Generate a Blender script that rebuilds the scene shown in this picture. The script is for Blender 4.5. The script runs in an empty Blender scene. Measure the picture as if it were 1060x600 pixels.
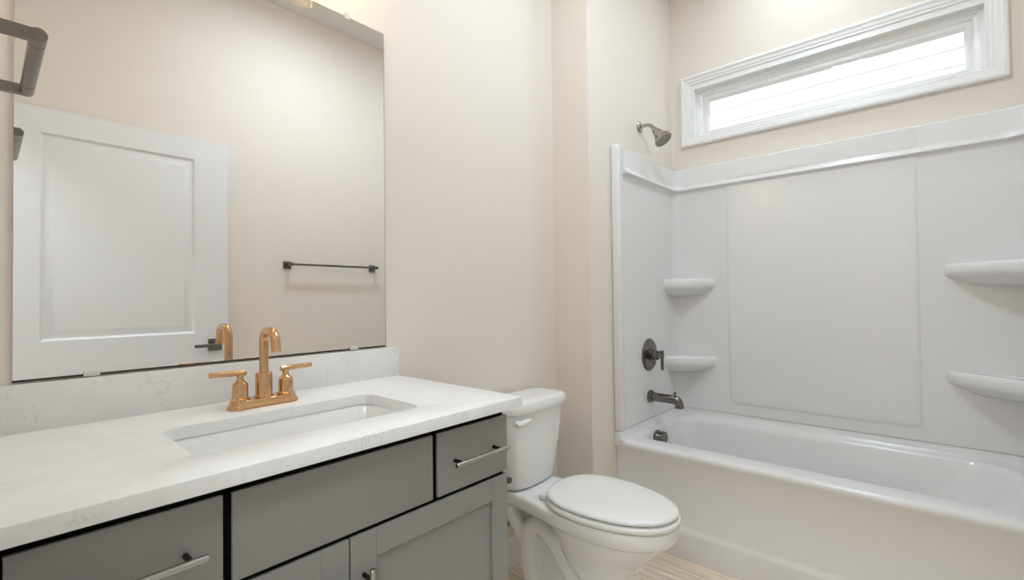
import bpy, bmesh, math, random
from mathutils import Vector, Matrix
random.seed(4)
PI = math.pi
SC = bpy.context.scene
COL = SC.collection

# ------------------------------------------------------------------ camera
YAW, PITCH, ROLL, FPX = 0.842943608, 0.0160268493, -0.0121568581, 489.746
CAM = Vector((0.0, -1.395, 1.176))
_f = Vector((math.sin(YAW) * math.cos(PITCH), math.cos(YAW) * math.cos(PITCH), math.sin(PITCH)))
_r = _f.cross(Vector((0, 0, 1))).normalized()
_u = _r.cross(_f)
_c, _s = math.cos(ROLL), math.sin(ROLL)
r2, u2 = _c * _r + _s * _u, -_s * _r + _c * _u
cd = bpy.data.cameras.new('camera')
cd.sensor_fit = 'HORIZONTAL'
cd.sensor_width = 36.0
cd.lens = FPX / 1060.0 * 36.0
cd.clip_start = 0.02
cam = bpy.data.objects.new('camera', cd)
COL.objects.link(cam)
cam.matrix_world = Matrix(((r2.x, u2.x, -_f.x, CAM.x), (r2.y, u2.y, -_f.y, CAM.y), (r2.z, u2.z, -_f.z, CAM.z), (0, 0, 0, 1)))
SC.camera = cam

# ------------------------------------------------------------------ exposure, world, lamps' strengths
SC.view_settings.view_transform = 'Standard'
SC.view_settings.look = 'None'
SC.view_settings.gamma = 1.0
SC.view_settings.use_curve_mapping = False
SC.view_settings.exposure = 0.10
SKY = 2.0          # overcast daylight outside the window
VANITY = 36.0      # warm bulbs over the mirror
CEILING_FILL = 55.0     # unseen ceiling lamp added as room fill
CAN_FILL = 75.0         # unseen lamp added to brighten the tub and shower wall
HALL_FILL = 17.0        # unseen hallway lamp added for fill through the doorway
world = bpy.data.worlds.new('sky')
SC.world = world
world.use_nodes = True
world.node_tree.nodes['Background'].inputs[0].default_value = (0.95, 0.98, 1.0, 1)
world.node_tree.nodes['Background'].inputs[1].default_value = SKY
try:
    SC.cycles.max_bounces = 16
    SC.cycles.diffuse_bounces = 8
    SC.cycles.glossy_bounces = 8
    SC.cycles.transparent_max_bounces = 16
    SC.cycles.sample_clamp_indirect = 6.0
except Exception:
    pass


# ------------------------------------------------------------------ materials
def mat(name, color, rough=0.5, metal=0.0, coat=0.0, spec=0.5, noise=None, bump=None, emit=None, estr=0.0):
    m = bpy.data.materials.new(name)
    m.use_nodes = True
    nt = m.node_tree
    b = nt.nodes['Principled BSDF']
    b.inputs['Base Color'].default_value = (*color, 1)
    b.inputs['Roughness'].default_value = rough
    b.inputs['Metallic'].default_value = metal
    b.inputs['Coat Weight'].default_value = coat
    b.inputs['Specular IOR Level'].default_value = spec
    if emit:
        b.inputs['Emission Color'].default_value = (*emit, 1)
        b.inputs['Emission Strength'].default_value = estr
    if noise or bump:
        tc = nt.nodes.new('ShaderNodeTexCoord')
    if noise:                                   # (scale, amount)
        n = nt.nodes.new('ShaderNodeTexNoise')
        n.inputs['Scale'].default_value = noise[0]
        n.inputs['Detail'].default_value = 4
        nt.links.new(tc.outputs['Object'], n.inputs['Vector'])
        mx = nt.nodes.new('ShaderNodeMix')
        mx.data_type = 'RGBA'
        a = noise[1]
        mx.inputs['A'].default_value = (*[c * (1 - a) for c in color], 1)
        mx.inputs['B'].default_value = (*[min(1, c * (1 + a)) for c in color], 1)
        nt.links.new(n.outputs['Fac'], mx.inputs['Factor'])
        nt.links.new(mx.outputs['Result'], b.inputs['Base Color'])
    if bump:                                    # (scale, strength)
        n2 = nt.nodes.new('ShaderNodeTexNoise')
        n2.inputs['Scale'].default_value = bump[0]
        n2.inputs['Detail'].default_value = 3
        nt.links.new(tc.outputs['Object'], n2.inputs['Vector'])
        bp = nt.nodes.new('ShaderNodeBump')
        bp.inputs['Strength'].default_value = bump[1]
        bp.inputs['Distance'].default_value = 0.002
        nt.links.new(n2.outputs['Fac'], bp.inputs['Height'])
        nt.links.new(bp.outputs['Normal'], b.inputs['Normal'])
    return m


def brushed(name, color, rough, scale=(4, 4, 220)):
    m = mat(name, color, rough, 1.0)
    nt = m.node_tree
    b = nt.nodes['Principled BSDF']
    tc = nt.nodes.new('ShaderNodeTexCoord')
    mp = nt.nodes.new('ShaderNodeMapping')
    mp.inputs['Scale'].default_value = scale
    n = nt.nodes.new('ShaderNodeTexNoise')
    n.inputs['Scale'].default_value = 3
    nt.links.new(tc.outputs['Object'], mp.inputs['Vector'])
    nt.links.new(mp.outputs['Vector'], n.inputs['Vector'])
    mr = nt.nodes.new('ShaderNodeMapRange')
    mr.inputs['To Min'].default_value = rough * 0.75
    mr.inputs['To Max'].default_value = rough * 1.25
    nt.links.new(n.outputs['Fac'], mr.inputs['Value'])
    nt.links.new(mr.outputs['Result'], b.inputs['Roughness'])
    return m


def quartz_material():
    m = mat('quartz', (0.78, 0.775, 0.76), 0.33, spec=0.4)
    nt = m.node_tree
    b = nt.nodes['Principled BSDF']
    tc = nt.nodes.new('ShaderNodeTexCoord')
    n = nt.nodes.new('ShaderNodeTexNoise')
    n.inputs['Scale'].default_value = 7
    n.inputs['Detail'].default_value = 8
    n.inputs['Roughness'].default_value = 0.6
    n.inputs['Distortion'].default_value = 1.6
    nt.links.new(tc.outputs['Object'], n.inputs['Vector'])
    cr = nt.nodes.new('ShaderNodeValToRGB')             # thin broken veins where the noise crosses one level
    e = cr.color_ramp.elements
    e[0].position, e[0].color = 0.0, (0, 0, 0, 1)
    e[1].position, e[1].color = 1.0, (0, 0, 0, 1)
    for p, v in ((0.487, 0), (0.5, 1), (0.513, 0)):
        q = e.new(p)
        q.color = (v, v, v, 1)
    nt.links.new(n.outputs['Fac'], cr.inputs['Fac'])
    n2 = nt.nodes.new('ShaderNodeTexNoise')
    n2.inputs['Scale'].default_value = 9
    n2.inputs['Detail'].default_value = 5
    nt.links.new(tc.outputs['Object'], n2.inputs['Vector'])
    cr2 = nt.nodes.new('ShaderNodeValToRGB')
    cr2.color_ramp.elements[0].position = 0.52
    cr2.color_ramp.elements[1].position = 0.68
    nt.links.new(n2.outputs['Fac'], cr2.inputs['Fac'])
    mu = nt.nodes.new('ShaderNodeMath')
    mu.operation = 'MULTIPLY'
    nt.links.new(cr.outputs['Color'], mu.inputs[0])
    nt.links.new(cr2.outputs['Color'], mu.inputs[1])
    mx = nt.nodes.new('ShaderNodeMix')
    mx.data_type = 'RGBA'
    mx.inputs['A'].default_value = (0.80, 0.795, 0.785, 1)
    mx.inputs['B'].default_value = (0.62, 0.605, 0.595, 1)
    nt.links.new(mu.outputs[0], mx.inputs['Factor'])
    n3 = nt.nodes.new('ShaderNodeTexNoise')             # faint cloudiness
    n3.inputs['Scale'].default_value = 14
    n3.inputs['Detail'].default_value = 6
    nt.links.new(tc.outputs['Object'], n3.inputs['Vector'])
    mr = nt.nodes.new('ShaderNodeMapRange')
    mr.inputs['From Min'].default_value = 0.3
    mr.inputs['From Max'].default_value = 0.7
    mr.inputs['To Min'].default_value = 0.94
    mr.inputs['To Max'].default_value = 1.0
    nt.links.new(n3.outputs['Fac'], mr.inputs['Value'])
    mx2 = nt.nodes.new('ShaderNodeMix')
    mx2.data_type = 'RGBA'
    mx2.blend_type = 'MULTIPLY'
    mx2.inputs['Factor'].default_value = 1
    nt.links.new(mx.outputs['Result'], mx2.inputs['A'])
    nt.links.new(mr.outputs['Result'], mx2.inputs['B'])
    nt.links.new(mx2.outputs['Result'], b.inputs['Base Color'])
    return m


def floor_material():
    m = mat('oak_planks', (0.5, 0.36, 0.24), 0.42)
    nt = m.node_tree
    b = nt.nodes['Principled BSDF']
    tc = nt.nodes.new('ShaderNodeTexCoord')
    mp = nt.nodes.new('ShaderNodeMapping')
    mp.inputs['Rotation'].default_value = (0, 0, PI / 2)
    mp.inputs['Location'].default_value = (0.37, 0.045, 0)
    nt.links.new(tc.outputs['Object'], mp.inputs['Vector'])
    br = nt.nodes.new('ShaderNodeTexBrick')
    br.inputs['Color1'].default_value = (0.84, 0.72, 0.575, 1)
    br.inputs['Color2'].default_value = (0.74, 0.62, 0.48, 1)
    br.inputs['Mortar'].default_value = (0.22, 0.14, 0.09, 1)
    br.inputs['Scale'].default_value = 1.0
    br.inputs['Mortar Size'].default_value = 0.0012
    br.inputs['Brick Width'].default_value = 1.22
    br.inputs['Row Height'].default_value = 0.178
    br.offset = 0.37
    nt.links.new(mp.outputs['Vector'], br.inputs['Vector'])
    mp2 = nt.nodes.new('ShaderNodeMapping')
    mp2.inputs['Scale'].default_value = (38, 2.2, 1)
    nt.links.new(tc.outputs['Object'], mp2.inputs['Vector'])
    n = nt.nodes.new('ShaderNodeTexNoise')
    n.inputs['Scale'].default_value = 1.6
    n.inputs['Detail'].default_value = 8
    n.inputs['Distortion'].default_value = 0.8
    nt.links.new(mp2.outputs['Vector'], n.inputs['Vector'])
    mr = nt.nodes.new('ShaderNodeMapRange')
    mr.inputs['From Min'].default_value = 0.3
    mr.inputs['From Max'].default_value = 0.7
    mr.inputs['To Min'].default_value = 0.72
    mr.inputs['To Max'].default_value = 1.12
    nt.links.new(n.outputs['Fac'], mr.inputs['Value'])
    mx = nt.nodes.new('ShaderNodeMix')
    mx.data_type = 'RGBA'
    mx.blend_type = 'MULTIPLY'
    mx.inputs['Factor'].default_value = 1
    nt.links.new(br.outputs['Color'], mx.inputs['A'])
    nt.links.new(mr.outputs['Result'], mx.inputs['B'])
    nt.links.new(mx.outputs['Result'], b.inputs['Base Color'])
    return m


def glass_material(name, tint=(1, 1, 1), gloss=0.06):
    m = bpy.data.materials.new(name)
    m.use_nodes = True
    nt = m.node_tree
    nt.nodes.clear()
    o = nt.nodes.new('ShaderNodeOutputMaterial')
    t = nt.nodes.new('ShaderNodeBsdfTransparent')
    t.inputs[0].default_value = (*tint, 1)
    g = nt.nodes.new('ShaderNodeBsdfGlossy')
    g.inputs['Roughness'].default_value = 0.02
    mx = nt.nodes.new('ShaderNodeMixShader')
    mx.inputs[0].default_value = gloss
    nt.links.new(t.outputs[0], mx.inputs[1])
    nt.links.new(g.outputs[0], mx.inputs[2])
    nt.links.new(mx.outputs[0], o.inputs[0])
    return m


WALLC = (0.765, 0.706, 0.642)
M = dict(
    wall=mat('wall_paint', WALLC, 0.75, spec=0.25, bump=(260, 0.05)),
    ceiling=mat('ceiling_paint', (0.72, 0.70, 0.66), 0.9, spec=0.2),
    trim=mat('trim_paint', (0.80, 0.80, 0.795), 0.35),
    door=mat('door_paint', (0.74, 0.745, 0.76), 0.4),
    acrylic=mat('acrylic', (0.76, 0.755, 0.755), 0.20, spec=0.5),
    porcelain=mat('porcelain', (0.82, 0.82, 0.815), 0.10, coat=0.4),
    seat=mat('seat_plastic', (0.80, 0.795, 0.78), 0.18),
    cabinet=mat('cabinet_paint', (0.262, 0.255, 0.25), 0.45, noise=(3, 0.03)),
    black=mat('gap_shade_black', (0.004, 0.004, 0.004), 0.8, spec=0.05),  # near-black paint for the shade in the cabinet gaps
    steel=brushed('brushed_steel', (0.44, 0.43, 0.42), 0.24, (220, 4, 220)),
    post=mat('dark_steel', (0.06, 0.055, 0.05), 0.3, 1.0),
    gold=mat('rose_gold', (0.66, 0.405, 0.215), 0.18, 1.0),
    bronze=brushed('dark_bronze', (0.19, 0.175, 0.165), 0.22),
    pewter=mat('pewter', (0.22, 0.205, 0.18), 0.30, 1.0),
    nickel=mat('nickel', (0.45, 0.42, 0.38), 0.2, 1.0),
    rubber=mat('nozzle_grey', (0.30, 0.29, 0.27), 0.6),
    dark=mat('edge_gap_shade', (0.02, 0.02, 0.02), 0.5),
    mirror=mat('mirror_silver', (0.91, 0.905, 0.89), 0.0, 1.0),
    clip=mat('clear_plastic', (0.62, 0.61, 0.59), 0.2),
    quartz=quartz_material(),
    floor=floor_material(),
    glass=glass_material('window_glass'),
    shade=glass_material('shade_glass', (0.97, 0.95, 0.92), 0.10),
    vinyl=mat('vinyl', (0.80, 0.80, 0.80), 0.35),
    siding=mat('siding_paint', (0.86, 0.87, 0.88), 0.6),
    ground=mat('lawn', (0.10, 0.14, 0.05), 0.9, noise=(5, 0.4)),
    bulb=mat('bulb', (1, 0.9, 0.7), 0.4, emit=(1.0, 0.74, 0.45), estr=VANITY),
    ceiling_fill=mat('fill_lamp_diffuser', (0.9, 0.9, 0.9), 0.5, emit=(0.80, 0.94, 1.06), estr=CEILING_FILL),
    can_fill=mat('can_fill_lens', (0.9, 0.9, 0.9), 0.5, emit=(0.82, 0.95, 1.06), estr=CAN_FILL),
    hall_fill_lamp=mat('hall_fill_lens', (0.9, 0.9, 0.9), 0.5, emit=(0.80, 0.94, 1.06), estr=HALL_FILL),
)


# ------------------------------------------------------------------ mesh helpers
def box(bm, x0, x1, y0, y1, z0, z1, r=0.0, seg=2):
    g = bmesh.ops.create_cube(bm, size=1.0)
    vs = g['verts']
    for v in vs:
        v.co = Vector(((x0 + x1) / 2 + v.co.x * (x1 - x0), (y0 + y1) / 2 + v.co.y * (y1 - y0), (z0 + z1) / 2 + v.co.z * (z1 - z0)))
    if r > 0:
        es = list({e for v in vs for e in v.link_edges})
        bmesh.ops.bevel(bm, geom=es, offset=r, segments=seg, affect='EDGES', profile=0.5)
    return bm


def rr(x0, x1, y0, y1, r, z, n=6):
    """rounded rectangle loop, counter-clockwise from +x+y corner"""
    if not isinstance(r, (tuple, list)):
        r = (r,) * 4
    out = []
    for k, (cx, cy, sx, sy) in enumerate(((x1, y1, 1, 1), (x0, y1, -1, 1), (x0, y0, -1, -1), (x1, y0, 1, -1))):
        q = r[k]
        for i in range(n + 1):
            a = PI / 2 * k + PI / 2 * i / n
            out.append(Vector((cx - sx * q + q * math.cos(a), cy - sy * q + q * math.sin(a), z)))
    return out


def loft(bm, loops, cap0=False, cap1=False, closed=True):
    vs = [[bm.verts.new(p) for p in l] for l in loops]
    for a, b in zip(vs[:-1], vs[1:]):
        n = len(a)
        for i in range(n if closed else n - 1):
            j = (i + 1) % n
            bm.faces.new((a[i], a[j], b[j], b[i]))
    if cap0:
        bm.faces.new(list(reversed(vs[0])))
    if cap1:
        bm.faces.new(vs[-1])
    return vs


def frame_of(d):
    d = d.normalized()
    up = Vector((0, 0, 1)) if abs(d.z) < 0.9 else Vector((1, 0, 0))
    a = d.cross(up).normalized()
    return a, d.cross(a).normalized()


def tube(bm, pts, rad, n=16, caps=True, squash=1.0):
    pts = [Vector(p) for p in pts]
    rads = list(rad) if isinstance(rad, (list, tuple)) else [rad] * len(pts)
    rads += [rads[-1]] * (len(pts) - len(rads))
    loops = []
    a = None
    for i, p in enumerate(pts):
        d = (pts[min(i + 1, len(pts) - 1)] - pts[max(i - 1, 0)]).normalized()
        if a is None:
            a, b = frame_of(d)
        else:
            a = (a - d * a.dot(d)).normalized()
            b = d.cross(a).normalized()
        loops.append([p + (a * math.cos(t) + b * math.sin(t) * squash) * rads[i] for t in (2 * PI * k / n for k in range(n))])
    loft(bm, loops, caps, caps)
    return bm


def lathe(bm, prof, origin, axis=(0, 0, 1), n=28, caps=True):
    """profile of (radius, height along axis)"""
    d = Vector(axis).normalized()
    a, b = frame_of(d)
    o = Vector(origin)
    loops = [[o + d * h + (a * math.cos(t) + b * math.sin(t)) * max(r, 1e-4) for t in (2 * PI * k / n for k in range(n))] for r, h in prof]
    loft(bm, loops, caps, caps)
    return bm


def smooth_path(pts, n=8):
    """Catmull-Rom through the points"""
    pts = [Vector(p) for p in pts]
    P = [pts[0] * 2 - pts[1]] + pts + [pts[-1] * 2 - pts[-2]]
    out = []
    for i in range(1, len(P) - 2):
        for k in range(n):
            t = k / n
            p0, p1, p2, p3 = P[i - 1:i + 3]
            out.append(0.5 * ((2 * p1) + (p2 - p0) * t + (2 * p0 - 5 * p1 + 4 * p2 - p3) * t * t + (3 * p1 - p0 - 3 * p2 + p3) * t ** 3))
    out.append(pts[-1])
    return out


def obj(name, bm, m, parent=None, sharp=35, label=None, **props):
    bmesh.ops.recalc_face_normals(bm, faces=bm.faces)
    me = bpy.data.meshes.new(name)
    bm.to_mesh(me)
    bm.free()
    me.materials.append(M[m] if isinstance(m, str) else m)
    for p in me.polygons:
        p.use_smooth = True
    me.set_sharp_from_angle(angle=math.radians(sharp))
    o = bpy.data.objects.new(name, me)
    COL.objects.link(o)
    if parent:
        o.parent = parent
        o.matrix_parent_inverse = Matrix.Translation(-parent.location)
    if label:
        o['label'] = label
    for k, v in props.items():
        o[k] = v
    return o


def thing(name, label, cat, loc, group=None):
    o = bpy.data.objects.new(name, None)
    COL.objects.link(o)
    o.location = loc
    o.empty_display_size = 0.1
    o['label'] = label
    o['category'] = cat
    if group:
        o['group'] = group
    return o


def tag(o, label, cat, group=None):
    o['label'] = label
    o['category'] = cat
    if group:
        o['group'] = group
    return o


def struct(name, bm, m, parent=None, **k):
    o = obj(name, bm, m, parent, **k)
    if not parent:
        o['kind'] = 'structure'
    return o


def B():
    return bmesh.new()


def b1(*a, **k):
    return box(bmesh.new(), *a, **k)


# ------------------------------------------------------------------ the setting
XL, XW, YO, YS, XB, ZC = -0.02, 2.821, -1.745, -0.206, 1.882, 3.08
DY0, DY1, DZ = -1.668, -0.76, 2.10       # doorway in the left wall
struct('floor', b1(XL - 0.12, XW + 0.12, YO - 0.12, 0.12, -0.10, 0.0), 'floor')
struct('ceiling', b1(XL - 0.12, XW + 0.12, YO - 0.12, 0.12, ZC, ZC + 0.1), 'ceiling')
struct('wall_back', b1(XL - 0.12, XW + 0.12, 0.0, 0.12, 0, ZC), 'wall')
struct('wall_shower', box(B(), XB, XW, YS, 0.0, 0, ZC), 'wall')
struct('wall_front', b1(XL - 0.12, XW + 0.12, YO - 0.12, YO, 0, ZC), 'wall')
bm = B()
box(bm, XL - 0.12, XL, DY1, 0.0, 0, ZC)
box(bm, XL - 0.12, XL, YO, DY0, 0, ZC)
box(bm, XL - 0.12, XL, DY0, DY1, DZ, ZC)
struct('wall_left', bm, 'wall')
# window wall with its opening
WY0, WY1, WZ0, WZ1 = -1.590, -0.342, 2.090, 2.410
bm = B()
box(bm, XW, XW + 0.12, YO, 0.0, 0, WZ0)
box(bm, XW, XW + 0.12, YO, 0.0, WZ1, ZC)
box(bm, XW, XW + 0.12, YO, WY0, WZ0, WZ1)
box(bm, XW, XW + 0.12, WY1, 0.0, WZ0, WZ1)
struct('wall_right', bm, 'wall')


def rect_ring(bm, prof, y0, y1, z0, z1):
    """mitred frame in a plane of constant x: prof = (inset from outer rectangle, x) around the section"""
    loops = []
    for ins, x in prof:
        loops.append([Vector((x, y0 + ins, z0 + ins)), Vector((x, y1 - ins, z0 + ins)), Vector((x, y1 - ins, z1 - ins)), Vector((x, y0 + ins, z1 - ins))])
    loops.append(loops[0])
    loft(bm, loops)
    bmesh.ops.remove_doubles(bm, verts=bm.verts, dist=1e-5)
    return bm


# window_1: casing on the wall, jamb liner, fixed sash and pane
OY0, OY1, OZ0, OZ1 = -1.647, -0.277, 2.063, 2.480
win = bpy.data.objects.new('window_1', None)
COL.objects.link(win)
win.location = (XW, (WY0 + WY1) / 2, WZ0)
win['kind'] = 'structure'
bm = rect_ring(B(), [(0, XW), (0, XW - 0.020), (0.006, XW - 0.024), (0.016, XW - 0.024), (0.019, XW - 0.019), (0.036, XW - 0.016), (0.040, XW - 0.012),
                     (0.050, XW - 0.012), (0.054, XW - 0.008), (0.0555, XW)], OY0, OY1, OZ0, OZ1)
obj('window_casing', bm, 'trim', win, sharp=20)
bm = rect_ring(B(), [(-0.016, XW - 0.0005), (-0.016, XW - 0.006), (0.012, XW - 0.006), (0.012, XW + 0.10), (0.0, XW + 0.10), (0.0, XW - 0.0005)], WY0 + 0.0005, WY1 - 0.0005, WZ0 + 0.0005, WZ1 - 0.0005)
obj('window_jamb', bm, 'trim', win)
bm = rect_ring(B(), [(0.0, XW + 0.030), (0.012, XW + 0.030), (0.016, XW + 0.046), (0.030, XW + 0.050), (0.034, XW + 0.062), (0.052, XW + 0.062), (0.060, XW + 0.072), (0.060, XW + 0.095), (0.0, XW + 0.095)],
               WY0 + 0.012, WY1 - 0.012, WZ0 + 0.012, WZ1 - 0.012)
obj('window_sash', bm, 'vinyl', win, sharp=20)
obj('window_pane', b1(XW + 0.078, XW + 0.084, WY0 + 0.071, WY1 - 0.071, WZ0 + 0.071, WZ1 - 0.071), 'glass', win)


# baseboards
def baseboard(name, p0, p1, nrm):
    """runs p0 -> p1 with the room on the side of nrm"""
    prof = [(0, 0), (0.015, 0), (0.015, 0.095), (0.011, 0.105), (0.011, 0.118), (0.007, 0.128), (0.005, 0.14), (0, 0.14)]
    p0, p1, nrm = Vector(p0), Vector(p1), Vector(nrm)
    bm = B()
    loft(bm, [[p + nrm * a + Vector((0, 0, z)) for a, z in prof] for p in (p0, p1)], True, True)
    return struct(name, bm, 'trim', sharp=20)


baseboard('baseboard_back', (0.936, -0.0005, 0), (XB - 0.0155, -0.0005, 0), (0, -1, 0))
baseboard('baseboard_shower', (XB - 0.0005, -0.0005, 0), (XB - 0.0005, YS + 0.0005, 0), (-1, 0, 0))
baseboard('baseboard_left', (XL + 0.0005, -0.56, 0), (XL + 0.0005, DY1 + 0.065, 0), (1, 0, 0))
baseboard('baseboard_front', (0.02, YO + 0.0005, 0), (2.09, YO + 0.0005, 0), (0, 1, 0))

# door casing and jambs
bm = B()
for yy in ((DY1, DY1 + 0.06), (DY0 - 0.06, DY0)):
    box(bm, XL, XL + 0.016, yy[0], yy[1], 0, DZ, 0.003, 1)
box(bm, XL, XL + 0.016, DY0 - 0.06, DY1 + 0.06, DZ, DZ + 0.06, 0.003, 1)
struct('trim_1', bm, 'trim')
bm = B()
box(bm, XL - 0.12, XL, DY1 - 0.018, DY1 - 0.0005, 0, DZ - 0.018)
box(bm, XL - 0.12, XL, DY0 + 0.0005, DY0 + 0.018, 0, DZ - 0.018)
box(bm, XL - 0.12, XL, DY0 + 0.0005, DY1 - 0.0005, DZ - 0.018, DZ - 0.0005)
struct('trim_2', bm, 'trim')

# the open door, folded back against the front wall (seen in the mirror)
LX0, LX1, LYF, LYB, LZ0, LZ1 = 0.045, 0.955, -1.680, -1.715, 0.012, 2.083
bm = B()
PX0, PX1 = 0.178, 0.789
rows = ((0.20, 0.835), (1.0, 1.968))
box(bm, LX0, PX0, LYB, LYF, LZ0, LZ1)
box(bm, PX1, LX1, LYB, LYF, LZ0, LZ1)
box(bm, PX0, PX1, LYB, LYF, LZ0, rows[0][0])
box(bm, PX0, PX1, LYB, LYF, rows[0][1], rows[1][0])
box(bm, PX0, PX1, LYB, LYF, rows[1][1], LZ1)
door = struct('door_1', bm, 'door')
for z0, z1 in rows:
    bm = B()
    for yf, sg in ((LYF, -1), (LYB, 1)):
        lp = []
        for ins, dep in ((0, 0), (0.010, 0.0095), (0.016, 0.0105), (0.030, 0.0085), (0.044, 0.0035), (0.048, 0.003)):
            y = yf + sg * dep
            lp.append([Vector((PX0 + ins, y, z0 + ins)), Vector((PX1 - ins, y, z0 + ins)), Vector((PX1 - ins, y, z1 - ins)), Vector((PX0 + ins, y, z1 - ins))])
        loft(bm, lp, False, True)
    obj('door_panel', bm, 'door', door, sharp=15)
bm = B()
box(bm, 0.853, 0.921, LYF, LYF + 0.010, 0.896, 0.964, 0.002, 1)
tube(bm, [(0.887, LYF + 0.008, 0.93), (0.887, LYF + 0.052, 0.93)], 0.011)
box(bm, 0.775, 0.897, LYF + 0.044, LYF + 0.058, 0.921, 0.939, 0.003, 1)
obj('door_handle', bm, 'bronze', door, label='dark bronze lever handle on a square plate')

# hallway beyond the doorway (behind the camera)
struct('floor_hall', b1(-1.6, XL - 0.12, -3.0, 0.4, -0.10, 0.0), 'floor')
struct('ceiling_hall', b1(-1.6, XL - 0.12, -3.0, 0.4, 2.75, 2.85), 'ceiling')
bm = B()
box(bm, -1.72, -1.6, -3.12, 0.52, 0, 2.85)
box(bm, -1.6, XL - 0.12, -3.12, -3.0, 0, 2.85)
box(bm, -1.6, XL - 0.12, 0.4, 0.52, 0, 2.85)
box(bm, XL - 0.14, XL - 0.12, -3.0, YO - 0.12, 0, 2.85)
box(bm, XL - 0.14, XL - 0.12, 0.12, 0.4, 0, 2.85)
struct('wall_hall', bm, 'wall')

# neighbouring house: lapped siding seen through the window; lawn between
bm = B()
SX, LAP = 5.76, 0.156
zz = 3.178 - LAP * 22
loops = []
while zz < 6.2:
    loops.append([Vector((SX - 0.050, y, zz)) for y in (-7, 5)])
    loops.append([Vector((SX, y, zz + LAP)) for y in (-7, 5)])
    zz += LAP
lp = [[Vector((SX + 0.2, y, loops[0][0].z)) for y in (-7, 5)]] + loops + [[Vector((SX + 0.2, y, loops[-1][0].z)) for y in (-7, 5)]]
loft(bm, lp, closed=False)
tag(obj('house_siding', bm, 'siding', sharp=10), 'white lap siding of the house next door, bright outside the window', 'house')
struct('ground', b1(XW + 0.12, 14, -12, 10, -0.45, -0.40), 'ground')

# ------------------------------------------------------------------ bathtub
TX0, TX1, TY0, TY1 = 2.086, 2.8195, YO + 0.0015, YS - 0.0015
RIM = 0.470
N = 10
tubt = thing('bathtub', 'white built-in bathtub with smooth apron under the wall surround', 'bathtub', (2.45, -0.97, 0))
bm = B()
ro = 0.004
fl = 0.515


def o_loop(ix0, ix1, iy0, iy1, z, r=0.02):
    return rr(TX0 + ix0, TX1 - ix1, TY0 + iy0, TY1 - iy1, r, z, N)


loops = [
    o_loop(0.004, 0, 0, 0, 0.0, ro),
    o_loop(0.001, 0, 0, 0, 0.112, ro),
    o_loop(0.003, 0, 0, 0, 0.122, ro),
    o_loop(0.010, 0, 0, 0, 0.132, ro),
    o_loop(0.016, 0, 0, 0, 0.146, ro),
    o_loop(0.014, 0, 0, 0, 0.41, ro),
    o_loop(0.004, 0, 0, 0, 0.440, ro),
    o_loop(0.001, 0, 0, 0, 0.450, ro),
    o_loop(0.003, 0, 0, 0, 0.460, ro),
    o_loop(0.010, 0.0, 0.0, 0.0, 0.468, ro),
    o_loop(0.022, 0.030, 0.030, 0.030, RIM + 0.001, 0.02),
    o_loop(0.060, 0.034, 0.036, 0.036, RIM, 0.03),
    rr(2.197, 2.773, -1.648, -0.256, (0.098, 0.098, 0.168, 0.168), RIM, N),
    rr(2.205, 2.768, -1.640, -0.262, (0.09, 0.09, 0.16, 0.16), RIM - 0.002, N),
    rr(2.217, 2.760, -1.628, -0.270, (0.09, 0.09, 0.155, 0.155), RIM - 0.010, N),
    rr(2.224, 2.753, -1.612, -0.276, (0.09, 0.09, 0.15, 0.15), RIM - 0.028, N),
    rr(2.250, 2.735, -1.49, -0.300, (0.09, 0.09, 0.15, 0.15), 0.30, N),
    rr(2.275, 2.715, -1.33, -0.325, (0.09, 0.09, 0.15, 0.15), 0.17, N),
    rr(2.300, 2.690, -1.25, -0.350, (0.09, 0.09, 0.14, 0.14), 0.115, N),
    rr(2.345, 2.650, -1.18, -0.395, (0.07, 0.07, 0.10, 0.10), 0.095, N),
]
loft(bm, loops, False, True)
# the raised flange along the three walls, with a cove
obj('tub_shell', bm, 'acrylic', tubt, sharp=80)
bm = B()
loops = []


def u_path(off, z, x_front, fil=0.06, far=0.1, n=8):
    """U-shaped path along the shower wall, window wall and front wall, off metres from them"""
    xa, ya, yb = XW - off, YS - off, YO + off
    p = [Vector((x_front, ya, z))]
    r = fil
    for i in range(n + 1):
        a = PI / 2 - PI / 2 * i / n
        p.append(Vector((xa - r + r * math.cos(a), ya - r + r * math.sin(a), z)))
    r = far
    for i in range(n + 1):
        a = -PI / 2 * i / n
        p.append(Vector((xa - r + r * math.cos(a), yb + r + r * math.sin(a), z)))
    p.append(Vector((x_front, yb, z)))
    return p


for off, z in ((0.001, RIM - 0.03), (0.050, RIM - 0.002), (0.038, RIM + 0.004), (0.028, RIM + 0.018), (0.024, 0.511), (0.001, 0.511)):
    loops.append(u_path(off, z, 2.086 if off > .04 else 2.079, max(0.03, 0.075 - off), 0.135 - off))
vs = loft(bm, loops, closed=False)
bm.faces.new([row[0] for row in vs])
bm.faces.new([row[-1] for row in reversed(vs)])
obj('tub_flange', bm, 'acrylic', tubt, sharp=40)
# overflow cover and drain
bm = B()
lathe(bm, [(0.044, 0), (0.045, 0.004), (0.045, 0.010), (0.042, 0.012), (0.042, 0.028), (0.045, 0.030), (0.046, 0.044), (0.043, 0.048), (0.020, 0.0485)], (2.40, -0.272, 0.418), (0, -1, -0.12))
obj('overflow_cover', bm, 'bronze', tubt, label='dark bronze round overflow cover')
bm = B()
lathe(bm, [(0.036, 0), (0.036, 0.004), (0.030, 0.006), (0.026, 0.012), (0.010, 0.014)], (2.48, -0.50, 0.095))
obj('drain', bm, 'bronze', tubt)

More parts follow.
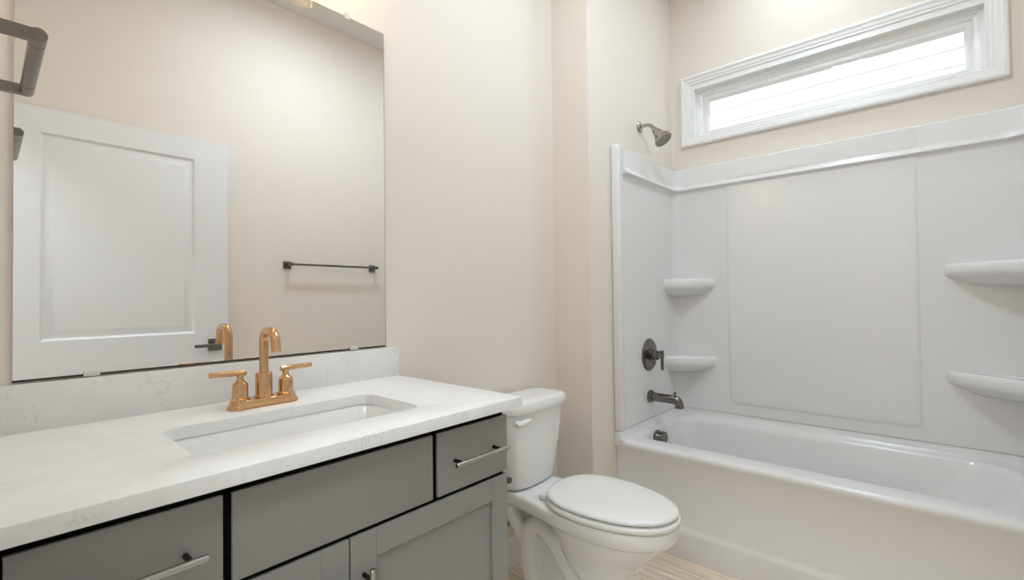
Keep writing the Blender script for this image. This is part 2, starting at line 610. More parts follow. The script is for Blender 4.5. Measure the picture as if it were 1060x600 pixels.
# ------------------------------------------------------------------ tub surround
sur = thing('tub_surround', 'white moulded three-wall surround panels above the bathtub', 'tub surround', (2.80, -0.97, 0.515))
bm = B()
loops = []
ZT = 1.925
for off, z in ((0.001, 0.5135), (0.026, 0.5135), (0.026, 1.772), (0.028, 1.785), (0.036, 1.792), (0.043, 1.795), (0.049, 1.800), (0.0485, 1.806), (0.044, 1.813), (0.039, 1.820), (0.038, 1.83), (0.038, ZT - 0.006),
               (0.031, ZT), (0.001, ZT)):
    loops.append(u_path(off, z, 2.148, max(0.028, 0.085 - off), 0.135 - off))
vs = loft(bm, loops, closed=False)
bm.faces.new([row[0] for row in vs])
bm.faces.new([row[-1] for row in reversed(vs)])
obj('wall_panel', bm, 'acrylic', sur, sharp=40)
for sg, yw in ((-1, YS), (1, YO)):
    bm = B()
    ya, yb = sorted((yw + sg * 0.001, yw + sg * 0.024))
    box(bm, 2.082, 2.152, ya, yb, 0.5135, ZT, 0.002, 1)
    ya, yb = sorted((yw + sg * 0.001, yw + sg * 0.047))
    box(bm, 2.078, 2.096, ya, yb, 0.5135, ZT + 0.002, 0.009, 4)
    obj('front_flange', bm, 'acrylic', sur)
bm = B()
xp = XW - 0.026
loft(bm, [[Vector((xp + 0.002 - d, p.x, p.y)) for p in rr(-1.352 + i, -0.528 - i, 0.565 + i, 1.784, (0.002, 0.002, 0.03, 0.03), 0, 6)] for i, d in ((0, 0), (0.004, 0.0025), (0.010, 0.006), (0.018, 0.0075), (0.04, 0.008))], False, True)
xp = XW - 0.0375
loft(bm, [[Vector((xp - d, p.x, p.y)) for p in rr(-1.352 + i, -0.528 - i, 1.828, ZT - 0.007, 0.001, 0, 6)] for i, d in ((0, 0), (0.006, 0.002), (0.014, 0.0025))], False, True)
obj('center_panel', bm, 'acrylic', sur, sharp=60)


def corner_shelf(zt, end, ay, ax):
    """triangular moulded shelf in a back corner: end=+1 shower end, -1 far end; ay = reach along the window wall, ax = along the end wall"""
    yc = YS - 0.024 if end > 0 else YO + 0.024
    xc = XW - 0.024
    A = Vector((xc, yc - end * ay, 0))        # on the window wall
    C = Vector((xc - ax, yc, 0))              # on the end wall
    K = Vector((xc, yc, 0))

    def ring(shrink, z, rad):
        a = K.lerp(A, 1 - shrink)
        c = K.lerp(C, 1 - shrink)
        d = (c - a)
        pts = [K.copy(), a.copy()]
        nrm = Vector((-1, -end, 0)).normalized()
        m = 12
        for i in range(m + 1):
            t = i / m
            e = min(1.0, math.sin(PI * t) * 1.9)       # rounded ends, nearly straight front
            pts.append(a + d * (0.03 + 0.94 * t) + nrm * rad * e)
        pts.append(c.copy())
        return [Vector((p.x, p.y, z)) for p in pts]
    bm = B()
    loft(bm, [ring(0.34, zt - 0.098, 0.002), ring(0.22, zt - 0.082, 0.010), ring(0.08, zt - 0.064, 0.016), ring(0.025, zt - 0.056, 0.020), ring(0.004, zt - 0.047, 0.024), ring(0, zt - 0.034, 0.025), ring(0, zt - 0.020, 0.025), ring(0.008, zt - 0.009, 0.024),
              ring(0.03, zt - 0.002, 0.022), ring(0.06, zt, 0.018), ring(0.14, zt - 0.002, 0.014), ring(0.18, zt - 0.006, 0.012)], True, True)
    return obj('corner_shelf', bm, 'acrylic', sur, sharp=120)


corner_shelf(1.272, 1, 0.235, 0.175)
corner_shelf(0.828, 1, 0.235, 0.175)
corner_shelf(1.300, -1, 0.295, 0.215)
corner_shelf(0.838, -1, 0.295, 0.215)

# ------------------------------------------------------------------ shower fittings
SXC = 2.42
sh = thing('shower_fixture', 'brushed nickel bell-shaped shower head on a bent arm', 'shower head', (2.40, YS, 2.10))
obj('flange', lathe(B(), [(0.030, 0), (0.031, 0.003), (0.024, 0.010), (0.013, 0.014)], (2.40, YS - 0.0005, 2.10), (0, -1, 0)), 'nickel', sh)
obj('shower_arm', tube(B(), smooth_path([(2.40, YS, 2.10), (2.40, -0.245, 2.103), (2.40, -0.272, 2.094), (2.40, -0.296, 2.066)]), 0.0095), 'nickel', sh)
ax = Vector((0, -0.60, -0.80)).normalized()
o0 = Vector((2.40, -0.290, 2.074))
hd = obj('spray_head', lathe(B(), [(0.013, 0), (0.016, 0.004), (0.016, 0.016), (0.020, 0.022), (0.024, 0.036), (0.032, 0.056), (0.043, 0.074), (0.048, 0.080), (0.049, 0.090), (0.046, 0.093)], o0, ax), 'nickel', sh)
bm = B()
lathe(bm, [(0.045, 0.0925), (0.044, 0.095), (0.010, 0.096)], o0, ax)
a_, b_ = frame_of(ax)
for rad, cnt in ((0.036, 16), (0.024, 10), (0.012, 5)):
    for k in range(cnt):
        t = 2 * PI * k / cnt
        lathe(bm, [(0.0022, 0.094), (0.0018, 0.0985)], o0 + (a_ * math.cos(t) + b_ * math.sin(t)) * rad, ax, 6)
obj('spray_face', bm, 'rubber', hd)

yp = YS - 0.0255
val = thing('shower_valve', 'dark bronze round shower valve with lever handle above the tub spout', 'shower valve', (SXC, yp, 0.857))
obj('escutcheon', lathe(B(), [(0.088, 0), (0.088, 0.004), (0.083, 0.009), (0.060, 0.012), (0.040, 0.014)], (SXC, yp, 0.857), (0, -1, 0), 40), 'bronze', val)
bm = B()
lathe(bm, [(0.034, 0.012), (0.034, 0.020), (0.026, 0.022), (0.026, 0.052), (0.022, 0.054), (0.016, 0.058), (0.016, 0.080)], (SXC, yp, 0.857), (0, -1, 0))
hub = obj('valve_hub', bm, 'bronze', val)
bm = B()
tube(bm, [(SXC, yp - 0.074, 0.882), (SXC, yp - 0.076, 0.78)], 0.0085)
lathe(bm, [(0.0105, -0.006), (0.0115, 0), (0.0105, 0.006)], (SXC, yp - 0.074, 0.878))
obj('lever', bm, 'bronze', hub)

sp = thing('tub_spout', 'dark bronze tub spout with a diverter pin on top', 'tub spout', (SXC, yp, 0.63))
obj('flange', lathe(B(), [(0.034, 0), (0.035, 0.004), (0.035, 0.010), (0.030, 0.013), (0.030, 0.020), (0.024, 0.022)], (SXC, yp, 0.632), (0, -1, 0)), 'bronze', sp)
bm = B()
tube(bm, smooth_path([(SXC, yp - 0.018, 0.632), (SXC, yp - 0.075, 0.631), (SXC, yp - 0.132, 0.631), (SXC, yp - 0.153, 0.625), (SXC, yp - 0.164, 0.606), (SXC, yp - 0.164, 0.590)]),
     [0.0235] * 26 + [0.023, 0.023, 0.023, 0.0225, 0.0225, 0.022, 0.022, 0.022, 0.022, 0.022, 0.022, 0.022, 0.022, 0.022, 0.022], 20)
obj('spout', bm, 'bronze', sp)
obj('diverter_pin', lathe(B(), [(0.004, 0), (0.004, 0.016), (0.008, 0.018), (0.008, 0.026), (0.005, 0.028)], (SXC, yp - 0.142, 0.643)), 'bronze', sp)

# ------------------------------------------------------------------ vanity cabinet
VX0, VX1, VF, VZT = -0.018, 0.933, -0.540, 0.8875
cab = thing('vanity_cabinet', 'grey painted vanity cabinet with drawers and doors under the white counter', 'cabinet', (0.475, -0.28, 0))
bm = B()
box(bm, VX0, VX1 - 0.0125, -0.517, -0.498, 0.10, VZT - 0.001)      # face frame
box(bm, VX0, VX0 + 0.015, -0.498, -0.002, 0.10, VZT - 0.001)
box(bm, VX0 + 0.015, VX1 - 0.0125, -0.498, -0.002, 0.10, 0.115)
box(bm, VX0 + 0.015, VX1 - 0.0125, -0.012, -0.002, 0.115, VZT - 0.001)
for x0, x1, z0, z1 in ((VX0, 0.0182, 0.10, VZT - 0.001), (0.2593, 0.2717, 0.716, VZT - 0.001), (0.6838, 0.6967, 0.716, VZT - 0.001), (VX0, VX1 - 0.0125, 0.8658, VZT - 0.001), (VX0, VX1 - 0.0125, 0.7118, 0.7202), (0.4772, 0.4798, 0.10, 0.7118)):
    box(bm, x0, x1, -0.534, -0.517, z0, z1)                         # near-black strips standing in for the shade between the fronts
obj('carcass', bm, 'black', cab, label='cabinet box blackened for the shade in the gaps')
obj('side_panel', b1(VX1 - 0.012, VX1, -0.523, -0.002, 0.0, VZT - 0.001, 0.001, 1), 'cabinet', cab)
obj('toe_kick', b1(VX0, VX1 - 0.012, -0.46, -0.44, 0.0, 0.10), 'cabinet', cab)
T0, T1 = -0.5395, -0.5185       # thickness of the fronts


def pull(parent, p0, p1):
    """bar pull between p0 and p1, standing off the front at y=T0"""
    p0, p1 = Vector(p0), Vector(p1)
    d = (p1 - p0).normalized()
    off = Vector((0, -0.032, 0))
    o = obj('handle', tube(B(), [p0 + off, p0 + off + d * 0.001, p1 + off - d * 0.001, p1 + off], [0.0052, 0.006, 0.006, 0.0052], 14), 'steel', parent, label='brushed metal bar handle')
    for q in (p0 + d * 0.022, p1 - d * 0.022):
        obj('handle_post', tube(B(), [q, q + off * 0.9], 0.0048, 12), 'post', parent, label='dark handle post')
    return o


dr = obj('drawer', b1(0.697, 0.9325, T0, T1, 0.7205, 0.8655, 0.0015, 2), 'cabinet', cab)
pull(dr, (0.727, T0, 0.792), (0.903, T0, 0.792))
dr = obj('drawer', b1(0.0185, 0.259, T0, T1, 0.7205, 0.8655, 0.0015, 2), 'cabinet', cab)
pull(dr, (0.051, T0, 0.790), (0.230, T0, 0.790))
obj('drawer_front', b1(0.272, 0.6835, T0, T1, 0.7205, 0.8655, 0.0015, 2), 'cabinet', cab)


def shaker(x0, x1, z0, z1):
    bm = B()
    s = 0.057
    box(bm, x0, x0 + s, T0, T1, z0, z1, 0.0012, 1)
    box(bm, x1 - s, x1, T0, T1, z0, z1, 0.0012, 1)
    box(bm, x0 + s - 0.0005, x1 - s + 0.0005, T0, T1, z1 - s, z1, 0.0012, 1)
    box(bm, x0 + s - 0.0005, x1 - s + 0.0005, T0, T1, z0, z0 + s, 0.0012, 1)
    d = obj('cabinet_door', bm, 'cabinet', cab)
    obj('door_panel', b1(x0 + s - 0.004, x1 - s + 0.004, T0 + 0.009, T1 - 0.002, z0 + s - 0.004, z1 - s + 0.004), 'cabinet', d)
    return d


d = shaker(0.4800, 0.9325, 0.11, 0.7115)
pull(d, (0.508, T0, 0.488), (0.508, T0, 0.652))
d = shaker(0.0185, 0.4770, 0.11, 0.7115)
pull(d, (0.449, T0, 0.488), (0.449, T0, 0.652))

# countertop with an undermount sink opening, and its backsplash
ct = thing('countertop', 'white quartz vanity countertop with faint grey veins and a backsplash', 'countertop', (0.47, -0.28, 0.885))
CX0, CX1, CY0, CY1, CZ0, CZ1 = XL + 0.001, 0.955, -0.577, -0.0015, 0.8885, 0.915
HX0, HX1, HY0, HY1, HR = 0.243, 0.718, -0.460, -0.212, 0.034
bm = B()
e = 0.003
loops = [rr(HX0, HX1, HY0, HY1, HR, CZ0, 8), rr(CX0, CX1, CY0, CY1, 0.002, CZ0, 8), rr(CX0, CX1, CY0, CY1, 0.002, CZ1 - e, 8), rr(CX0, CX1, CY0 + 0.0009, CY1, 0.002, CZ1 - 0.0009, 8),
         rr(CX0, CX1 - e, CY0 + e, CY1, 0.002, CZ1, 8), rr(HX0 - e, HX1 + e, HY0 - e, HY1 + e, HR + e, CZ1, 8), rr(HX0 - 0.0009, HX1 + 0.0009, HY0 - 0.0009, HY1 + 0.0009, HR, CZ1 - 0.0009, 8),
         rr(HX0, HX1, HY0, HY1, HR, CZ1 - e, 8), rr(HX0, HX1, HY0, HY1, HR, CZ0, 8)]
loft(bm, loops)
bmesh.ops.remove_doubles(bm, verts=bm.verts, dist=1e-5)
obj('slab', bm, 'quartz', ct)
obj('backsplash', b1(CX0, CX1, -0.0195, -0.0015, CZ1 - 0.0005, 1.0125, 0.0015, 2), 'quartz', ct)

snk = thing('sink', 'white rectangular undermount sink set in the quartz counter', 'sink', (0.48, -0.335, 0.75))
bm = B()
g = 0.004
loops = [rr(HX0 - 0.02, HX1 + 0.02, HY0 - 0.02, HY1 + 0.02, 0.04, CZ0 - 0.012, 8), rr(HX0 - 0.02, HX1 + 0.02, HY0 - 0.02, HY1 + 0.02, 0.04, CZ0 - 0.001, 8), rr(HX0 - g, HX1 + g, HY0 - g, HY1 + g, HR, CZ0 - 0.001, 8),
         rr(HX0 + 0.001, HX1 - 0.001, HY0 + 0.001, HY1 - 0.001, HR, CZ0 - 0.008, 8), rr(HX0 + 0.010, HX1 - 0.010, HY0 + 0.008, HY1 - 0.008, HR, CZ0 - 0.10, 8), rr(HX0 + 0.02, HX1 - 0.02, HY0 + 0.018, HY1 - 0.018, HR + 0.01, CZ0 - 0.125, 8),
         rr(HX0 + 0.05, HX1 - 0.05, HY0 + 0.05, HY1 - 0.05, 0.03, CZ0 - 0.137, 8), rr(0.46, 0.50, -0.355, -0.315, 0.0199, CZ0 - 0.142, 8)]
loft(bm, loops, False, True)
obj('basin', bm, 'porcelain', snk, sharp=50)
obj('drain', lathe(B(), [(0.031, 0), (0.031, 0.003), (0.022, 0.005), (0.018, 0.009), (0.006, 0.010)], (0.48, -0.335, CZ0 - 0.1415)), 'gold', snk, label='rose gold drain')

# ------------------------------------------------------------------ faucet
FX, FY, FZ = 0.4735, -0.134, CZ1
fc = thing('faucet', 'rose gold two-handle faucet with gooseneck spout on the counter', 'faucet', (FX, FY, FZ))
bm = B()


def pill(w, dpt, z):
    return rr(FX - w, FX + w, FY - dpt, FY + dpt, dpt * 0.98, FZ + z, 10)


loft(bm, [pill(0.083, 0.028, 0.0), pill(0.083, 0.028, 0.004), pill(0.081, 0.0265, 0.008), pill(0.0775, 0.0245, 0.012), pill(0.0765, 0.024, 0.018), pill(0.0755, 0.023, 0.0205), pill(0.073, 0.021, 0.0215)], True, True)
obj('base', bm, 'gold', fc)
bm = B()
lathe(bm, [(0.0215, 0.020), (0.0215, 0.024), (0.0195, 0.026), (0.0195, 0.078), (0.0185, 0.081), (0.0125, 0.083)], (FX, FY, FZ))
obj('spout_collar', bm, 'gold', fc)
pts = [(FX, FY, FZ + 0.075), (FX, FY, FZ + 0.158)]
R_ = 0.027
for i in range(1, 9):
    a = PI / 2 * i / 8
    pts.append((FX, FY - R_ + R_ * math.cos(a), FZ + 0.158 + R_ * math.sin(a)))
for i in range(0, 9):
    a = PI / 2 * i / 8 * 0.92
    pts.append((FX, FY - R_ - 0.018 - R_ * math.sin(a), FZ + 0.158 + R_ * math.cos(a)))
last, prev = Vector(pts[-1]), Vector(pts[-2])
pts.append(tuple(last + (last - prev).normalized() * 0.026))
bm = B()
tube(bm, pts, 0.0108, 22)
obj('spout', bm, 'gold', fc)
for s in (-1, 1):
    hx = FX + s * 0.054
    bm = B()
    lathe(bm, [(0.0215, 0.019), (0.0215, 0.024), (0.0175, 0.027), (0.0172, 0.057), (0.0165, 0.060), (0.008, 0.069), (0.0075, 0.080), (0.006, 0.082)], (hx, FY, FZ))
    hb = obj('handle', bm, 'gold', fc)
    bm = B()
    tube(bm, [(hx - s * 0.013, FY, FZ + 0.0855), (hx - s * 0.012, FY, FZ + 0.0855), (hx + s * 0.066, FY - 0.002, FZ + 0.0875), (hx + s * 0.067, FY - 0.002, FZ + 0.0875)], [0.006, 0.007, 0.0062, 0.0055], 14)
    obj('lever', bm, 'gold', hb)

# ------------------------------------------------------------------ mirror
MX0, MX1, MZ0, MZ1 = 0.0425, 0.9125, 1.0205, 2.0835
mir = thing('wall_mirror', 'large frameless wall mirror above the vanity backsplash', 'mirror', ((MX0 + MX1) / 2, 0, MZ0))
obj('mirror_glass', b1(MX0, MX1, -0.0065, -0.0015, MZ0, MZ1), 'mirror', mir)
bm = B()
box(bm, MX0 - 0.0005, MX1 + 0.0008, -0.0062, -0.0008, MZ0 - 0.0045, MZ0)  # dark strip in place of the shadowed gap above the backsplash
box(bm, MX1, MX1 + 0.0012, -0.0062, -0.0008, MZ0, MZ1)
obj('mirror_edge_gap_shade', bm, 'dark', mir, label='dark right edge and painted gap shadow below')
for cx, top in ((0.163, 0), (0.795, 0), (0.778, 1), (0.163, 1)):
    z = MZ1 if top else MZ0
    bm = B()
    if top:
        box(bm, cx - 0.008, cx + 0.008, -0.010, -0.0005, z - 0.010, z + 0.012, 0.002, 1)
        lathe(bm, [(0.003, 0), (0.003, 0.0015)], (cx, -0.0100, z + 0.006), (0, -1, 0), 10)
    else:
        box(bm, cx - 0.014, cx + 0.014, -0.0095, -0.0005, z - 0.006, z + 0.006, 0.0015, 1)
    obj('mirror_clip', bm, 'clip', mir, label='clear plastic clip')

# ------------------------------------------------------------------ vanity light above the mirror
vl = thing('vanity_light', 'three-lamp vanity light on the wall above the mirror', 'wall lamp', (0.479, 0, 2.33))
obj('back_plate', b1(0.179, 0.779, -0.022, -0.0015, 2.335, 2.425, 0.006, 2), 'nickel', vl)
for x in (0.262, 0.472, 0.682):
    bm = B()
    tube(bm, smooth_path([(x, -0.02, 2.375), (x, -0.08, 2.385), (x, -0.112, 2.365), (x, -0.12, 2.33)]), 0.008, 12)
    lathe(bm, [(0.018, 0), (0.024, 0.010), (0.024, 0.04), (0.012, 0.05)], (x, -0.12, 2.285))
    obj('lamp_arm', bm, 'nickel', vl)
    bm = B()
    lathe(bm, [(0.030, 0.135), (0.046, 0.120), (0.056, 0.05), (0.060, 0.0), (0.0615, -0.002), (0.063, 0.0), (0.059, 0.05), (0.049, 0.122), (0.030, 0.138)], (x, -0.12, 2.155), caps=False, n=36)
    s_ = obj('lamp_shade', bm, 'shade', vl, label='clear glass shade')
    bm = B()
    lathe(bm, [(0.012, 0.07), (0.016, 0.05), (0.027, 0.025), (0.029, 0.008), (0.024, -0.012), (0.012, -0.022), (0.003, -0.025)], (x, -0.12, 2.225))
    obj('bulb', bm, 'bulb', s_)

# unseen ceiling lamps, added to light the room evenly
cl = thing('ceiling_fill_lamp', 'unseen round flush lamp added to fill the bathroom with light', 'ceiling lamp', (1.32, -0.92, ZC))
obj('fill_lamp_body', lathe(B(), [(0.19, 0.0), (0.19, 0.05), (0.18, 0.056)], (1.32, -0.92, ZC - 0.0005), (0, 0, -1), 40), 'trim', cl)
obj('fill_lamp_diffuser', lathe(B(), [(0.18, 0.054), (0.170, 0.062), (0.11, 0.068), (0.02, 0.070)], (1.32, -0.92, ZC), (0, 0, -1), 40), 'ceiling_fill', cl)
cl = thing('tub_fill_lamp', 'unseen small recessed lamp added to brighten the bathtub end', 'ceiling lamp', (2.46, -0.97, ZC))
obj('fill_lamp_ring', lathe(B(), [(0.095, 0.0), (0.095, 0.004), (0.078, 0.010)], (2.46, -0.97, ZC - 0.0005), (0, 0, -1), 36), 'trim', cl)
obj('fill_lamp_lens', lathe(B(), [(0.078, 0.009), (0.074, 0.013), (0.02, 0.014)], (2.46, -0.97, ZC), (0, 0, -1), 36), 'can_fill', cl)
cl = thing('hall_fill_lamp', 'unseen panel lamp added in the hallway for fill through the doorway', 'ceiling lamp', (-0.85, -1.3, 2.75))
obj('fill_lamp_body', b1(-1.16, -0.54, -1.91, -0.69, 2.71, 2.7495, 0.004, 1), 'trim', cl)
obj('fill_lamp_diffuser', b1(-1.14, -0.56, -1.89, -0.71, 2.700, 2.7105, 0.004, 1), 'hall_fill_lamp', cl)

# ------------------------------------------------------------------ towel holder on the left wall, towel bar on the front wall
th = thing('towel_holder', 'pewter hand towel holder on two flat arms, upper left of the mirror', 'towel holder', (XL, -0.295, 1.565))
for y in (-0.428, -0.163):
    obj('arm', b1(XL + 0.003, 0.056, y - 0.0065, y + 0.0065, 1.556, 1.574, 0.0015, 1), 'pewter', th)
    obj('wall_plate', b1(XL + 0.0005, XL + 0.008, y - 0.022, y + 0.022, 1.543, 1.587, 0.002, 1), 'pewter', th)
bm = B()
lathe(bm, [(0.0085, 0), (0.0100, 0.0015), (0.0100, 0.030), (0.0088, 0.031), (0.0088, 0.034), (0.0100, 0.035), (0.0100, 0.228), (0.0088, 0.229), (0.0088, 0.232), (0.0100, 0.233), (0.0100, 0.277), (0.0085, 0.2785)],
      (0.054, -0.437, 1.565), (0, 1, 0), 24)
obj('roller', bm, 'pewter', th)

tb = thing('towel_bar', 'dark bronze towel bar on the wall, reflected right of the door', 'towel bar', (1.62, YO, 1.40))
for x in (1.318, 1.937):
    bm = B()
    box(bm, x - 0.025, x + 0.025, YO + 0.0005, YO + 0.010, 1.378, 1.428, 0.002, 1)
    box(bm, x - 0.010, x + 0.010, YO + 0.008, YO + 0.078, 1.395, 1.417, 0.002, 1)
    obj('post', bm, 'bronze', tb)
obj('bar', b1(1.310, 1.945, YO + 0.062, YO + 0.076, 1.399, 1.413, 0.002, 1), 'bronze', tb)

# ------------------------------------------------------------------ toilet
TC = 1.502
tl = thing('toilet', 'white two-piece toilet with closed lid between vanity and bathtub', 'toilet', (TC, -0.38, 0))


def egg(hw, yf, yb, z, hb=None, p=2.0, n=48, ycen=None):
    """egg outline: half width hw at ycen, front at yf (more negative), back at yb with half width hb (squarer)"""
    out = []
    yc = ycen if ycen is not None else yb + (yf - yb) * 0.45
    for k in range(n):
        t = 2 * PI * k / n
        c, s = math.cos(t), math.sin(t)
        if s < 0:      # front
            y = yc + (yc - yf) * (-(abs(s) ** (2 / p)))
            x = hw * math.copysign(abs(c) ** (2 / p), c)
        else:
            q = 3.2
            y = yc + (yb - yc) * (abs(s) ** (2 / q))
            w = hw if hb is None else hw + (hb - hw) * (abs(s) ** 1.2)
            x = w * math.copysign(abs(c) ** (2 / q), c)
        out.append(Vector((TC + x, y, z)))
    return out


# bowl, pedestal and trapway, fused by a voxel remesh
def rim_loop(k, dz, n=30):
    """rim and tank deck in one outline, shrunk by k metres"""
    half = []
    hw, yc, yf = 0.173 - k, -0.500, -0.757 + k
    for i in range(n + 1):
        t = PI / 2 * i / n
        half.append((hw * math.cos(t) ** (2 / 2.15), yc + (yf - yc) * math.sin(t) ** (2 / 2.15)))
    back = [(0.122 - k, -0.038 - k), (0.126 - k, -0.06), (0.128 - k, -0.14), (0.132 - k, -0.20), (0.145 - k, -0.275), (0.160 - k, -0.345), (0.170 - k, -0.42)]
    right = back + half
    left = [(-x, y) for x, y in reversed(right[:-1])]
    return [Vector((TC + x, y, dz)) for x, y in right + left]


bm = B()
loft(bm, [rim_loop(0.030, 0.356), rim_loop(0.012, 0.362), rim_loop(0.005, 0.370), rim_loop(0.001, 0.382), rim_loop(0.0, 0.404), rim_loop(0.003, 0.413), rim_loop(0.009, 0.418)], True, True)
loft(bm, [egg(0.100, -0.600, -0.36, 0.0, 0.095, 2.4), egg(0.097, -0.598, -0.36, 0.03, 0.095, 2.4), egg(0.088, -0.592, -0.37, 0.10, 0.085, 2.3), egg(0.088, -0.594, -0.37, 0.16, 0.085, 2.2), egg(0.100, -0.610, -0.35, 0.215, 0.09, 2.1),
          egg(0.118, -0.642, -0.33, 0.262, 0.10), egg(0.138, -0.685, -0.31, 0.305, 0.105), egg(0.152, -0.718, -0.29, 0.340, 0.11), egg(0.159, -0.738, -0.28, 0.368, 0.11)], True, True)
box(bm, TC - 0.030, TC + 0.030, -0.50, -0.13, 0.0, 0.36)          # web between the pipes
for s in (-1, 1):
    pp = smooth_path([(TC + s * 0.030, -0.57, 0.16), (TC + s * 0.042, -0.46, 0.095), (TC + s * 0.046, -0.390, 0.150), (TC + s * 0.047, -0.320, 0.240), (TC + s * 0.046, -0.245, 0.290), (TC + s * 0.044, -0.185, 0.255),
                      (TC + s * 0.042, -0.170, 0.16), (TC + s * 0.042, -0.190, 0.06), (TC + s * 0.042, -0.195, 0.0)], 6)
    tube(bm, pp, [0.040] * len(pp), 14)
    pp = smooth_path([(TC + s * 0.05, -0.575, 0.15), (TC + s * 0.074, -0.485, 0.175), (TC + s * 0.080, -0.405, 0.255), (TC + s * 0.084, -0.340, 0.345)], 6)
    tube(bm, pp, [0.026] * len(pp), 12)
    tube(bm, [(TC + s * 0.085, -0.085, 0.36), (TC + s * 0.064, -0.105, 0.30), (TC + s * 0.045, -0.16, 0.20)], [0.030, 0.032, 0.03], 12)
# floor foot
loft(bm, [rr(TC - 0.098, TC + 0.098, -0.585, -0.155, 0.08, 0.0, 8), rr(TC - 0.098, TC + 0.098, -0.585, -0.155, 0.08, 0.016, 8), rr(TC - 0.088, TC + 0.088, -0.575, -0.165, 0.07, 0.030, 8)], True, True)
bowl = obj('bowl', bm, 'porcelain', tl, sharp=180)
md = bowl.modifiers.new('fuse', 'REMESH')
md.mode = 'VOXEL'
md.voxel_size = 0.006
md.use_smooth_shade = True
ms = bowl.modifiers.new('soften', 'SMOOTH')
ms.factor = 0.6
ms.iterations = 7
for s in (-1, 1):
    obj('bolt_cap', lathe(B(), [(0.014, 0), (0.013, 0.008), (0.008, 0.015), (0.001, 0.017)], (TC + s * 0.080, -0.30, 0.024)), 'porcelain', tl)

# tank with bowed front, and lid


def tank_loop(hw, yb, yf, z, bow, r=0.035, n=10):
    out = rr(TC - hw, TC + hw, yf, yb, r, z, n)
    # densify the long sides so that the bow reads as a curve
    dense = []
    for i, p in enumerate(out):
        q = out[(i + 1) % len(out)]
        dense.append(p)
        if (i + 1) % (n + 1) == 0:
            for k in range(1, 12):
                dense.append(p.lerp(q, k / 12))
    for p in dense:
        t = (p.x - TC) / hw
        fr = (yb - p.y) / (yb - yf)
        p.y -= bow * (1 - t * t) * max(0, fr)
    return dense


bm = B()
loft(bm, [tank_loop(0.110, -0.040, -0.150, 0.4195, 0.012), tank_loop(0.127, -0.036, -0.166, 0.424, 0.018), tank_loop(0.136, -0.034, -0.172, 0.440, 0.022), tank_loop(0.142, -0.033, -0.175, 0.48, 0.025), tank_loop(0.166, -0.030, -0.186, 0.62, 0.026),
          tank_loop(0.181, -0.028, -0.192, 0.724, 0.026)], True, True)
tank = obj('tank', bm, 'porcelain', tl, sharp=40)
bm = B()
loft(bm, [tank_loop(0.184, -0.024, -0.196, 0.7245, 0.026, 0.04), tank_loop(0.193, -0.020, -0.204, 0.729, 0.027, 0.045), tank_loop(0.196, -0.018, -0.207, 0.738, 0.027, 0.048), tank_loop(0.196, -0.018, -0.207, 0.757, 0.027, 0.048),
          tank_loop(0.192, -0.022, -0.203, 0.767, 0.027, 0.046), tank_loop(0.180, -0.034, -0.191, 0.772, 0.026, 0.04), tank_loop(0.140, -0.07, -0.15, 0.774, 0.02, 0.03)], True, True)
obj('tank_lid', bm, 'porcelain', tl, sharp=40)
bm = B()
lathe(bm, [(0.013, -0.002), (0.013, 0.008), (0.008, 0.012), (0.008, 0.020)], (1.352, -0.205, 0.698), (0, -1, 0))
pp = smooth_path([(1.340, -0.2235, 0.6945), (1.357, -0.2265, 0.699), (1.378, -0.2325, 0.704), (1.397, -0.2365, 0.7075)], 5)
tube(bm, pp, [0.007 + 0.004 * math.sin(PI * i / (len(pp) - 1)) for i in range(len(pp))], 12)
obj('flush_lever', bm, 'seat', tank)


# seat ring and lid
def seat_loop(hw, yf, yb, z):
    return egg(hw, yf, yb, z, 0.142 * hw / 0.176, 2.15, 64, -0.47)


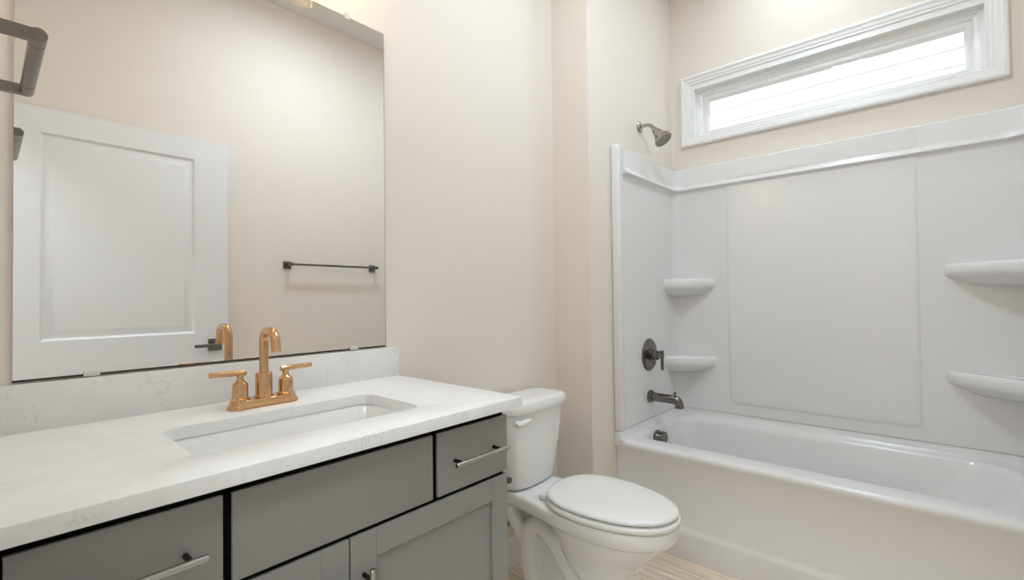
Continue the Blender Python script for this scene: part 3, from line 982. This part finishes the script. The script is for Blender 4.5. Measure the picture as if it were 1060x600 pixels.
bm = B()
loft(bm, [seat_loop(0.169, -0.753, -0.292, 0.4185), seat_loop(0.176, -0.761, -0.287, 0.424), seat_loop(0.178, -0.763, -0.285, 0.431), seat_loop(0.176, -0.761, -0.287, 0.438), seat_loop(0.170, -0.754, -0.292, 0.441)], True, True)
obj('seat', bm, 'seat', tl, sharp=60)
bm = B()
loft(bm, [seat_loop(0.164, -0.746, -0.294, 0.4445), seat_loop(0.172, -0.755, -0.288, 0.448), seat_loop(0.173, -0.757, -0.286, 0.454), seat_loop(0.169, -0.752, -0.289, 0.460), seat_loop(0.151, -0.73, -0.305, 0.4635), seat_loop(0.100, -0.64, -0.37, 0.465),
          seat_loop(0.030, -0.5, -0.45, 0.4655)], True, True)
obj('seat_lid', bm, 'seat', tl, sharp=60)
bm = B()
for s in (-1, 1):
    box(bm, TC + s * 0.085 - 0.026, TC + s * 0.085 + 0.022, -0.310, -0.272, 0.4175, 0.443, 0.011, 3)
tube(bm, [(TC - 0.088, -0.286, 0.438), (TC + 0.088, -0.286, 0.438)], 0.007, 12)
obj('hinge', bm, 'seat', tl)

# supply stop on the wall beside the toilet, and the paper holder on the vanity side
sv = thing('supply_valve', 'dark water supply valve on the wall behind the toilet, beside the vanity', 'valve', (1.44, 0, 0.235))
obj('wall_flange', lathe(B(), [(0.030, 0), (0.029, 0.004), (0.014, 0.009), (0.010, 0.010)], (1.437, -0.0008, 0.27), (0, -1, 0)), 'bronze', sv)
bm = B()
tube(bm, [(1.437, -0.008, 0.27), (1.437, -0.075, 0.27)], 0.009)
tube(bm, [(1.437, -0.055, 0.27), (1.437, -0.055, 0.30)], 0.008)
obj('valve_body', bm, 'bronze', sv)
bm = B()
lathe(bm, [(0.010, 0.0), (0.024, 0.004), (0.024, 0.012), (0.016, 0.015)], (1.437, -0.070, 0.27), (0, -1, 0))
obj('valve_knob', bm, 'bronze', sv)
bm = B()
tube(bm, smooth_path([(1.437, -0.055, 0.30), (1.437, -0.058, 0.33), (1.432, -0.075, 0.37), (1.425, -0.085, 0.425)]), 0.005, 10)
obj('supply_hose', bm, 'nickel', sv)

ph = thing('paper_holder', 'dark bronze paper holder on the vanity side, only its tip showing beside the tank', 'paper holder', (VX1, -0.40, 0.65))
for y in (-0.463, -0.335):
    obj('arm', b1(VX1 + 0.004, 1.020, y - 0.007, y + 0.007, 0.641, 0.659, 0.0015, 1), 'bronze', ph)
    obj('wall_plate', b1(VX1 + 0.0005, VX1 + 0.008, y - 0.022, y + 0.022, 0.628, 0.672, 0.002, 1), 'bronze', ph)
obj('roller', tube(B(), [(1.014, -0.475, 0.65), (1.014, -0.325, 0.65)], 0.009, 16), 'bronze', ph)
